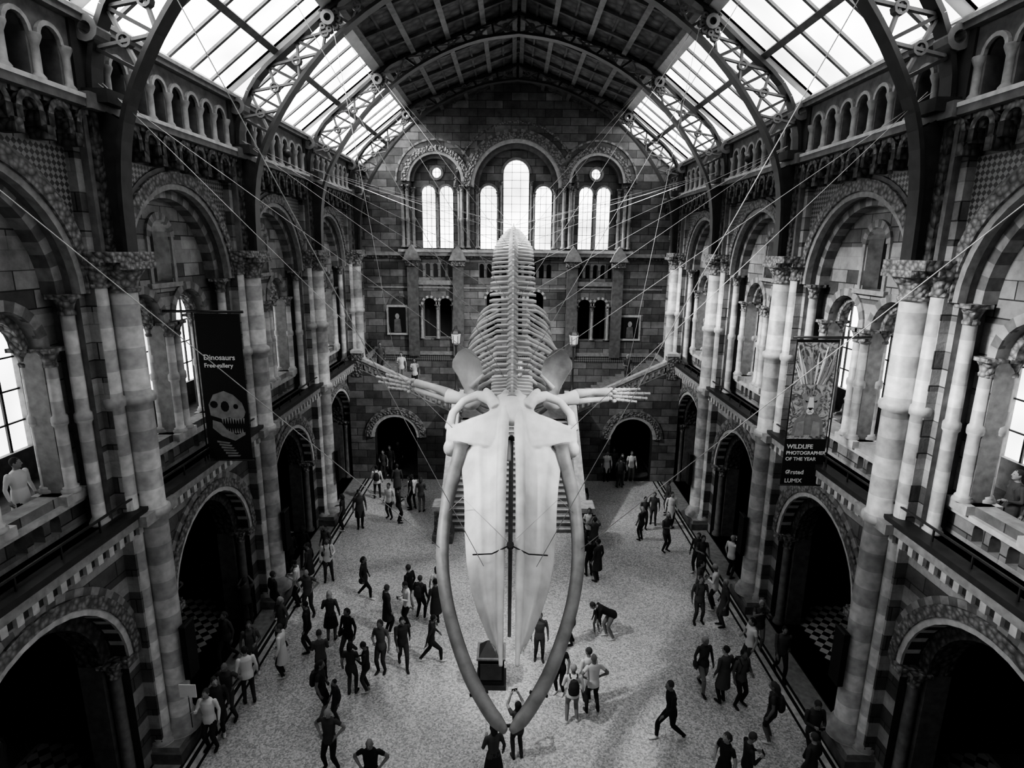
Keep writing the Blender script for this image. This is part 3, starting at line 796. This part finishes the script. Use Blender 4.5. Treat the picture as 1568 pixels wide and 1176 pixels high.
def banner(x0,x1,z0,z1,y,sg):
    e=empty('hanging_banner')
    mb=MB()
    mb.box(x0,x1,y-.01,y+.01,z0,z1,'bblack')
    xa,xb=(x0-.1,9.1) if sg>0 else (-9.1,x1+.1)
    mb.tube([(xa,y,z1+.05),(xb,y,z1+.05)],.035,'iron',8);mb.tube([(x0-.03,y,z0),(x1+.03,y,z0)],.025,'iron',8)
    xe=x1+.06 if sg>0 else x0-.06
    mb.tube([(xe,y,z1+.2),(xe,y,z0-.1)],.02,'iron',6)
    W=M['bwhite'];w=x1-x0
    if sg>0:
        zm=z0+1.32
        mb.box(x0+.03,x1-.03,y-.02,y-.01,zm,z1-.08,'bart')
        cx=(x0+x1)/2;cz=zm+1.0
        E=lambda a,b,rx,rz,n=18:[(a+rx*math.cos(2*pi*i/n),b+rz*math.sin(2*pi*i/n)) for i in range(n)]
        # crouching big cat under foliage
        mb.slab([(cx-.42,zm+.12),(cx+.42,zm+.12),(cx+.38,zm+.5),(cx+.2,zm+.7),(cx-.2,zm+.7),(cx-.38,zm+.5)],[],y-.024,y-.02,'rib')
        for q in (-1,1):
            mb.slab([(cx+q*.1,zm+.08),(cx+q*.34,zm+.08),(cx+q*.3,zm+.45),(cx+q*.12,zm+.5)],[],y-.027,y-.02,'bone2')
        for i in range(26):   # mane
            a=2*pi*i/26;l=R.uniform(.30,.42)
            mb.slab([(cx+.2*math.cos(a-.12),cz+.22*math.sin(a-.12)),(cx+l*math.cos(a),cz+l*1.15*math.sin(a)),(cx+.2*math.cos(a+.12),cz+.22*math.sin(a+.12))],[],y-.030,y-.021,('bone2','rib','trim')[i%3])
        mb.slab([(cx-.2,cz+.18),(cx+.2,cz+.18),(cx+.22,cz),(cx+.13,cz-.22),(cx+.07,cz-.32),(cx-.07,cz-.32),(cx-.13,cz-.22),(cx-.22,cz)],[],y-.034,y-.028,'bone2')
        mb.slab([(cx-.05,cz+.15),(cx+.05,cz+.15),(cx+.09,cz-.14),(cx-.09,cz-.14)],[],y-.037,y-.034,'bwhite')
        mb.slab(E(cx,cz-.23,.10,.09,12),[],y-.037,y-.034,'bwhite')
        for q in (-1,1):
            mb.slab(E(cx+q*.19,cz+.2,.07,.07,10),[],y-.036,y-.028,'bone2')
            mb.slab([(cx+q*.06,cz+.03),(cx+q*.16,cz+.07),(cx+q*.13,cz+.01)],[],y-.039,y-.034,'bblack')
        mb.slab([(cx-.07,cz-.13),(cx+.07,cz-.13),(cx+.02,cz-.2),(cx-.02,cz-.2)],[],y-.040,y-.034,'bblack')
        mb.slab([(cx-.07,cz-.26),(cx,cz-.235),(cx+.07,cz-.26),(cx,cz-.25)],[],y-.040,y-.034,'bblack')
        for i in range(22):
            a=R.uniform(.1,pi-.1);l=R.uniform(.4,1.2);bx=cx+math.cos(a)*.3;bz=cz+.5
            ex,ez=min(max(bx+math.cos(a)*l*.5,x0+.05),x1-.05),min(bz+l*.9,z1-.12)
            mb.slab([(bx-.012,bz),(bx+.012,bz),((bx+ex)/2+.04,(bz+ez)/2),(ex,ez),((bx+ex)/2-.02,(bz+ez)/2)],[],y-.028-.0005*i,y-.02,('bwhite','bone2','rib')[i%3])
        for i,t in enumerate(('WILDLIFE','PHOTOGRAPHER','OF THE YEAR')): text(t,x0+.06,y-.02,z0+1.05-.17*i,.135 if i else .165,W,e)
        text('Ørsted',x0+.1,y-.02,z0+.32,.17,W,e);text('LUMIX',x0+.1,y-.02,z0+.08,.16,W,e)
    else:
        text('Dinosaurs',x0+.12,y-.02,z0+2.75,.20,W,e);text('Free gallery',x0+.12,y-.02,z0+2.55,.16,W,e)
        cx=x0+.55
        sk=[(-.42,1.25),(-.45,1.55),(-.3,1.82),(0,1.92),(.25,1.82),(.48,1.6),(.56,1.35),(.5,1.2),(.3,1.12),(.1,1.2),(-.1,1.15),(-.25,1.2)]
        hl=[[(-.3+.11*math.cos(a*pi/5),1.55+.1*math.sin(a*pi/5)) for a in range(10)],[(0+.12*math.cos(a*pi/5),1.5+.15*math.sin(a*pi/5)) for a in range(10)],[(.3+.07*math.cos(a*pi/5),1.5+.07*math.sin(a*pi/5)) for a in range(10)]]
        mb.slab([(cx+a*.95,z0+b) for a,b in sk],[[(cx+a*.95,z0+b) for a,b in h] for h in hl],y-.02,y-.012,'rib')
        jw=[(-.38,1.12),(-.4,.9),(-.15,.68),(.2,.55),(.5,.72),(.5,.8),(.25,.72),(0,.85),(-.15,1.05)]
        mb.slab([(cx+a*.95,z0+b) for a,b in jw],[],y-.02,y-.012,'rib')
        for i in range(9):
            a=cx-.12+i*.07;mb.slab([(a,z0+1.18),(a+.05,z0+1.18),(a+.025,z0+1.02)],[],y-.022,y-.012,'bone2')
        for i in range(7):
            a=cx-.0+i*.065;mb.slab([(a,z0+.78),(a+.045,z0+.76),(a+.02,z0+.9)],[],y-.022,y-.012,'bone2')
        for i in range(6):
            mb.slab([(cx-.3+.05*i,z0+.55-.08*i),(cx+.05+.05*i,z0+.5-.07*i),(cx+.02+.05*i,z0+.46-.07*i),(cx-.3+.05*i,z0+.5-.08*i)],[],y-.02,y-.012,'rib')
    mb.obj('banner_cloth',e)
banner(7.2,8.3,5.8,9.8,15.0,1)
banner(-8.25,-7.1,6.35,10.3,15.0,-1)

# ------------------------------------------------------------------ kiosk
mb=MB();mb.T=lambda p:(p[0]-.62,p[1]+14.4,p[2])
mb.box(-.42,.42,-.38,.38,0,.12,'iron')
mb.box(-.36,.36,-.32,.32,.12,.95,'black')
v=[(-.36,-.32,.95),(.36,-.32,.95),(.36,.32,.95),(-.36,.32,.95),(-.10,0,1.32),(.10,0,1.32)]
mb.add(v,[(0,1,5,4),(2,3,4,5),(1,2,5),(3,0,4)],'iron')
mb.box(-.3,.3,-.34,-.32,.3,.8,'dark')
mb.box(-.40,.40,-.36,.36,.93,.98,'ironl')
mb.obj('donation_kiosk')

# ------------------------------------------------------------------ people
def cloth(name,lo,hi,k,thr=.2,bright=None):
    m,nt,b,o=newmat(name)
    oi=N(nt,'ShaderNodeObjectInfo')
    f=math_n(nt,'FRACT',math_n(nt,'MULTIPLY',oi.outputs['Random'],k))
    c=mixc(nt,f,lo,hi)
    if bright is not None:
        q=math_n(nt,'LESS_THAN',math_n(nt,'FRACT',math_n(nt,'MULTIPLY',oi.outputs['Random'],k*1.7)),thr)
        c=mixc(nt,q,c,bright)
    nt.links.new(c,b.inputs['Base Color']);b.inputs['Roughness'].default_value=.85
    return m
M['skin']=cloth('skin',.14,.30,5.3);M['hair']=cloth('hair',.01,.06,3.1,.12,.3)
M['top']=cloth('shirt_cloth',.012,.10,7.7,.25,.62);M['leg']=cloth('trouser_cloth',.012,.05,11.3,.12,.2)
M['shoe']=cloth('shoe_leather',.01,.04,2.3,.25,.6);M['bag']=simple('bag_fabric',.03,.8,.2)
def person(name,P):
    mb=MB();V=Vector
    lean=P.get('lean',0.0);hip=V((0,0,P.get('hipz',.93)));
    cl,sl=math.cos(lean),math.sin(lean)
    def T(x,y,z):
        return V((x, y*cl+z*sl, z*cl-y*sl))+hip
    fem=P.get('fem',0)
    sw=.185 if not fem else .165
    def ringT(x,y,z,rx,ry,n=16):
        return [T(x+rx*math.cos(2*pi*j/n),y+ry*math.sin(2*pi*j/n),z) for j in range(n)]
    hw=.165 if not fem else .17
    mb.loft([ringT(0,0,-.12,hw*1.05,.125),ringT(0,0,.0,hw*1.03,.125),ringT(0,0,.12,.145 if not fem else .125,.105),ringT(0,.01,.3,.165 if not fem else .145,.118),ringT(0,0,.44,.175 if not fem else .15,.112),ringT(0,-.01,.52,.12,.08),ringT(0,0,.56,.06,.06)],'top')
    if P.get('coat'): mb.loft([ringT(0,0,-.42,.21,.17),ringT(0,0,-.1,.19,.14),ringT(0,0,.15,.16,.12)],'top')
    if P.get('skirt'): mb.loft([ringT(0,0,-.42,.24,.19),ringT(0,0,-.1,.19,.14),ringT(0,0,.1,.13,.11)],'leg')
    mb.loft([ringT(0,0,-.16,hw*.85,.10),ringT(0,0,-.06,hw*.8,.095)],'leg')
    mb.tube([T(0,-.01,.50),T(0,.02,.64)],[.058,.052],'skin',10)
    hp=P.get('head',0.0)
    hc=T(0,.035+.05*math.sin(hp),.70);hr=Matrix.Rotation(-(lean*.7+hp),3,'X')@Matrix.Rotation(P.get('turn',0),3,'Z')
    def hd(x,y,z): return hc+hr@V((x,y,z))
    mb.ell(hc,(.076,.096,.115),'skin',14,10,hr)
    mb.ell(hd(0,.035,-.07),(.05,.055,.045),'skin',10,6,hr)
    mb.tube([hd(0,.085,.015),hd(0,.118,-.022)],[.012,.019],'skin',6)
    for q in (-1,1): mb.ell(hd(q*.08,-.005,-.005),(.014,.022,.032),'skin',8,6,hr)
    if not P.get('bald'):
        mb.ell(hd(0,-.022,.03),(.086,.096,.105),'hair',14,10,hr)
        if fem: mb.tube([hd(0,-.06,.03),hd(0,-.085,-.08),hd(0,-.09,-.22)],[.085,.085,.05],'hair',10)
        if P.get('bun'): mb.ell(hd(0,-.12,.07),(.045,.045,.045),'hair',8,6)
    for q,key in ((-1,'fl'),(1,'fr')):
        fx,fy,fz=P.get(key,(q*.11,0,0))
        a=V((q*.09,0,0))+hip+V((0,0,-.07));ank=V((fx,fy-.02,fz+.085))
        mid=(a+ank)/2;dist=(a-ank).length;l=.86;bend=math.sqrt(max(0,(l/2)**2-(dist/2)**2))
        kn=mid+V((q*.01,1,.15)).normalized()*bend*.8
        mt='leg';lo='skin' if P.get('shorts') or P.get('skirt') else 'leg'
        mb.tube([a,a.lerp(kn,.35),a.lerp(kn,.8),kn],[.085,.086,.068,.062],mt,12,up=(0,1,0))
        mb.tube([kn,kn.lerp(ank,.3),kn.lerp(ank,.8),ank],[.062,.063,.048,.047],lo,12,up=(0,1,0))
        ya=P.get('toe',.15)*q
        f=V((math.sin(ya),math.cos(ya),0));
        mb.tube([ank-f*.05+V((0,0,-.045)),ank+f*.05+V((0,0,-.05)),ank+f*.13+V((0,0,-.058)),ank+f*.19+V((0,0,-.062))],[.042,.043,.045,.028],'shoe',10,flat=.68)
        mb.tube([ank+V((0,0,.02)),ank+V((0,0,-.05))],[.046,.04],'shoe',8,up=(0,1,0))
    hands=[]
    for q,key in ((-1,'al'),(1,'ar')):
        A=P.get(key,((.25,-.03,.22),(.27,.06,-.03)))
        sh=T(q*sw,-.005,.47);el=T(q*A[0][0],A[0][1],A[0][2]);wr=T(q*A[1][0],A[1][1],A[1][2])
        ud=(el-sh).normalized()*.28;el=sh+ud;fd=(wr-el).normalized()*.25;wr=el+fd
        sl_='skin' if P.get('tee') else 'top'
        mb.ell(sh,(.06,.06,.06),'top',10,6)
        mb.tube([sh,sh.lerp(el,.5)],[.058,.052],'top',10);mb.tube([sh.lerp(el,.5),el],[.048,.04],sl_,10)
        mb.tube([el,el.lerp(wr,.35),wr],[.041,.041,.028],sl_,10)
        d=fd.normalized()
        pe=wr+d*.085
        mb.tube([wr-d*.01,wr+d*.04,pe],[.027,.036,.034],'skin',10)
        hands.append((wr,d,q))
    if P.get('pack'):
        mb.loft([ringT(0,-.19,.08,.12,.07),ringT(0,-.2,.15,.145,.09),ringT(0,-.19,.35,.14,.085),ringT(0,-.17,.48,.09,.05)],'bag')
        for q in (-1,1): mb.tube([T(q*.09,-.12,.5),T(q*.1,0,.545),T(q*.1,.115,.42),T(q*.13,.08,.15),T(q*.12,-.12,.1)],.018,'bag',6)
    if P.get('bag'):
        mb.ell(T(.25,.02,-.05),(.06,.13,.13),'bag',10,8);mb.tube([T(-.12,0,.53),T(.02,.13,.3),T(.22,.05,.05)],.014,'bag',6)
    src=mb.mesh(name+'_src')
    bvh=BVHTree.FromPolygons([tuple(v) for v in mb.v],mb.f)
    nm=remesh(src,.0165,1)
    rev=list(mb.m);keys=list(mb.mats)
    out=MB();out.mats=keys[:]
    out.v=[tuple(v.co) for v in nm.vertices]
    for p in nm.polygons:
        out.f.append(tuple(p.vertices))
        c=p.center;best=bvh.find_nearest(c)
        out.m.append(rev[best[2]] if best and best[2] is not None else 0);out.sm.append(True)
    for wr,d,q in hands:
        a=d.cross(V((0,0,1)));a=V((1,0,0)) if a.length<.15 else a.normalized()
        a=V((0,1,0)) if abs(d.z)>.8 else a
        curl=(V((-q,0,0)) if abs(d.z)>.8 else V((0,0,-1)))
        for fi in range(4):
            o=(fi-1.5)*.017;ln=(.068,.078,.074,.056)[fi]
            s0=wr+d*.075+a*o;s1=s0+d*ln*.55+curl*.01;s2=s1+d*ln*.4+curl*.022
            out.tube([s0,s1,s2],[.0095,.009,.006],'skin',6)
        s0=wr+d*.03+a*.028;out.tube([s0,s0+d*.03+a*.022+curl*.01,s0+d*.06+a*.024+curl*.02],[.011,.010,.007],'skin',6)
    for q in (-1,1): out.ell(hd(q*.03,.089,.012),(.011,.006,.006),'hair',6,4,hr)
    out.ell(hd(0,.092,-.058),(.022,.006,.005),'hair',6,4,hr)
    if P.get('phone'):
        c=(hands[0][0]+hands[0][1]*.12+hands[1][0]+hands[1][1]*.12)/2
        out.box(c.x-.075,c.x+.075,c.y-.006,c.y+.006,c.z-.03,c.z+.05,'bag')
    if P.get('sign'):
        wr,d,q=hands[1];out.tube([wr+V((0,.08,-.35)),wr+V((0,.08,.55))],.012,'bag',6)
        out.box(wr.x-.2,wr.x+.2,wr.y+.07,wr.y+.09,wr.z+.5,wr.z+.85,'bwhite')
    zmin=min(v[2] for v in out.v);out.v=[(a,b,c-zmin) for a,b,c in out.v]
    me=out.mesh(name);bpy.data.meshes.remove(src);bpy.data.meshes.remove(nm)
    return me
POSES={
 'stand':dict(fl=(-.11,.03,0),fr=(.12,-.04,0)),
 'standf':dict(fem=1,tee=1,fl=(-.09,.0,0),fr=(.1,.05,0),ar=((.24,.02,.24),(.1,.25,.22))),
 'phone':dict(al=((.24,.2,.42),(.07,.42,.62)),ar=((.24,.2,.42),(.07,.42,.62)),head=-.35,phone=1,tee=1),
 'look':dict(al=((.23,.03,.22),(.08,.28,.26)),ar=((.23,.03,.22),(.08,.28,.26)),head=.5,phone=1),
 'walk':dict(hipz=.90,fl=(-.08,.24,0),fr=(.08,-.24,.05),al=((.22,-.16,.24),(.24,-.12,.02)),ar=((.22,.10,.22),(.2,.24,.05)),toe=.05,lean=.06),
 'stride':dict(hipz=.88,fl=(-.09,-.33,.06),fr=(.09,.32,0),al=((.24,.10,.22),(.2,.26,.08)),ar=((.24,-.16,.23),(.25,-.2,.0)),toe=.05,lean=.1),
 'walkf':dict(fem=1,hipz=.90,fl=(-.06,-.26,.05),fr=(.07,.28,0),bag=1,toe=.05),
 'pack':dict(pack=1,fl=(-.14,0,0),fr=(.13,.05,0),al=((.26,0,.22),(.16,.22,.2)),head=-.15),
 'packf':dict(pack=1,fem=1,shorts=1,tee=1,head=.2),
 'bend':dict(lean=1.05,hipz=.90,fl=(-.12,-.05,0),fr=(.12,.12,0),al=((.2,.25,.35),(.15,.42,.2)),ar=((.2,.25,.35),(.12,.42,.25)),head=.1),
 'hips':dict(al=((.40,-.08,.26),(.2,.06,.1)),ar=((.40,-.08,.26),(.2,.06,.1)),fl=(-.16,0,0),fr=(.16,0,0),bald=1,tee=1),
 'coat':dict(coat=1,turn=.5,fl=(-.08,0,0),fr=(.09,.05,0)),
 'skirt':dict(fem=1,skirt=1,bun=1,al=((.24,.02,.24),(.12,.22,.3))),
 'point':dict(ar=((.3,.2,.42),(.35,.5,.6)),turn=-.4,fl=(-.12,.08,0),fr=(.13,-.05,0)),
 'sign':dict(ar=((.24,.1,.25),(.2,.32,.42)),sign=1),
 'phonef':dict(fem=1,al=((.2,.2,.5),(.05,.35,.85)),ar=((.2,.2,.5),(.05,.35,.85)),head=-.6,phone=1,skirt=0,tee=1),
}
PMESH={k:person('visitor_'+k,v) for k,v in POSES.items()}
LOC='4cj47ggr8hg878iq9ig382j49whbahhx98jbbch0ckgdd7gme3gucziqdej4b9ehbpedbvfecafjc1cqdcbre0iq9cqcakrebjsjc1s59ets7im87vmq5zq05iq09fx295wk9rxx6ol96ejx7ked85ds7ddc4dbtkdnuk8oqk7i6jrifihedj4esi8fjl5dsn3f7mnfrnkj4oejxn6qhnrr1oiqooss5omm8pum8p5hnpcgdnxdspad5m0c2mkc2o5c2mqx2n2w2m9wknpwkgac9gwd5hnh0jym8karsithu'
WHO='hips 180 1,walkf 160 1,pack 200 1,phone 20 1,coat 90 1,stand -40 1,stand 100 1,skirt 10 1,hips 180 1,walkf 160 1,standf 170 1,walk 200 1,stride -70 .95,look 120 .95,pack -20 .95,packf -90 1,stand 140 .72,standf 0 .95,look 90 .9,hips 170 1,hips 180 1.02,coat 30 1,coat 200 1.05,stand 160 1,look 30 1,standf 0 1,pack 10 1,stand 60 1,walkf 10 1,standf 90 1,stand 80 1,stand 180 1,standf 170 .95,coat 180 1,coat 80 1,look 100 1,hips 180 1,coat 200 1,sign 180 1,stand 120 1,phone 0 1,standf 170 1,bend 95 1,stand 20 .62,pack 0 1.02,hips 10 1.02,standf 150 .95,stride 100 1.05,coat 20 1.02,walkf 190 1,pack 180 1,look 60 1,standf 180 .9,stand 160 .9,coat 180 1,stand 90 1,standf 180 1,point -60 1,phone 170 1,walk 170 1,packf 60 1,look 180 1.02,standf 120 1,look -90 1,stand 30 1,stand 180 1,standf 180 1,coat 170 1,stand 180 1,skirt 20 1,phonef 15 .95,stand 180 .95,look 10 .9,coat 0 1,stand 90 .9'.split(',')
def visitor(x,y,z,po,h,s=1.0):
    link('museum_visitor',PMESH[po],None,Matrix.Translation((x-.1,y,z))@Matrix.Rotation(math.radians(h),4,'Z')@Matrix.Scale(s*.97,4))
for i,wd in enumerate(WHO):
    x=int(LOC[4*i:4*i+2],36)/40-15;y=int(LOC[4*i+2:4*i+4],36)/40
    po,hd_,sc_=wd.split()
    if 7.2<abs(x)<9.9 and abs(y-round(y/PITCH)*PITCH)<1.1: x=math.copysign(7.25,x)
    visitor(x,y,0,po,float(hd_),float(sc_))
for x,y,po,h,s in ((-5.3,14.3,'look',20,.95),(-6.95,15.8,'standf',150,1),(-3.9,16.5,'coat',-60,1),(-6.7,19.5,'pack',200,1),(-7.1,20.6,'stand',150,1),(-7.0,13.5,'stand',30,1),(-2.5,17.9,'standf',10,.9),(-5.1,18.4,'walkf',-100,.95),(-3.4,17.7,'stand',60,1),
    (6.95,17.0,'coat',90,1),(6.5,18.2,'standf',-120,1),(7.05,20.2,'stand',140,1),(5.5,22.8,'standf',30,.9),(6.3,21.9,'look',-150,1),(2.7,21.3,'standf',0,1),(3.2,19.6,'coat',40,1),(-5.6,27.0,'coat',10,1),(-4.7,25.6,'standf',90,1),(5.6,28.4,'pack',0,1),(2.1,13.6,'coat',20,1),(-5.0,24.2,'look',-70,1),(6.2,13.6,'pack',200,1),(7.0,15.0,'standf',100,1)):
    visitor(x,y,0,po,h,s)
for x,y,po,h in ((9.9,14.4,'look',90),(9.9,10.2,'stand',100),(9.9,10.8,'pack',80),(-9.8,9.9,'standf',-90),(-9.9,14.6,'stand',-80),(-9.8,10.9,'coat',-100),(9.9,16.8,'standf',90),(-9.9,21,'stand',-90),(9.9,21.5,'look',90)):
    visitor(x,y,FF+.05,po,h)
# visitors on the side flights
for x in (-7.0,-5.9,-5.2,6.1):
    k=int((abs(x)-3.1)/(4.9/14));visitor(x,30.6,zL+(ZT-zL)*(k+1)/14,'coat' if x<-6 else 'standf',180)
# ------------------------------------------------------------------ added fill spots on the cornice, brightening the stairs and floor
def spot(x,y,tx,ty,tz,en,ang):
    e=empty('added_fill_spot')
    mb=MB();mb.T=lambda p:(p[0]+x,p[1]+y,p[2]+14.72)
    mb.lathe(0,0,[(.1,0),(.1,.05),(.03,.08),(.03,.3)],'iron',8);mb.ell((0,0,.38),(.14,.14,.14),'iron')
    mb.obj('added_fixture',e)
    l=bpy.data.lights.new('lamp','SPOT');l.energy=en;l.spot_size=math.radians(ang);l.spot_blend=.8;l.shadow_soft_size=.25
    o=link('lamp',l,e);p=Vector((x-math.copysign(.3,x),y,15.1));o.location=p
    o.rotation_euler=(Vector((tx,ty,tz))-p).to_track_quat('-Z','Y').to_euler()
spot(-7.95,21.5,4.5,30,3,5000,60);spot(7.95,21.5,-5.5,31,5,6500,60)
spot(-7.95,9.5,3.0,15,0,4500,30);spot(7.95,9.5,-3.6,17,0,3500,30)
# ------------------------------------------------------------------ lights / world / camera
w=bpy.data.worlds.new('sky');scene.world=w;w.use_nodes=True
w.node_tree.nodes['Background'].inputs[0].default_value=(1,1,1,1);w.node_tree.nodes['Background'].inputs[1].default_value=1.5
sun=bpy.data.lights.new('sun','SUN');sun.energy=24;sun.angle=.25
so=link('sun',sun);so.rotation_euler=Vector((1,.12,-.52)).to_track_quat('-Z','Y').to_euler()
cam=bpy.data.cameras.new('camera');co=link('camera',cam)
co.matrix_world=Matrix.Translation((-.12,0,12))@Matrix.Rotation(math.radians(77),4,'X')@Matrix.Rotation(math.radians(.6),4,'Z')
cam.sensor_width=36;cam.lens=900/1568*36;cam.clip_end=200
scene.camera=co
scene.view_settings.view_transform='AgX'
scene.view_settings.look='AgX - High Contrast'
scene.view_settings.exposure=.2
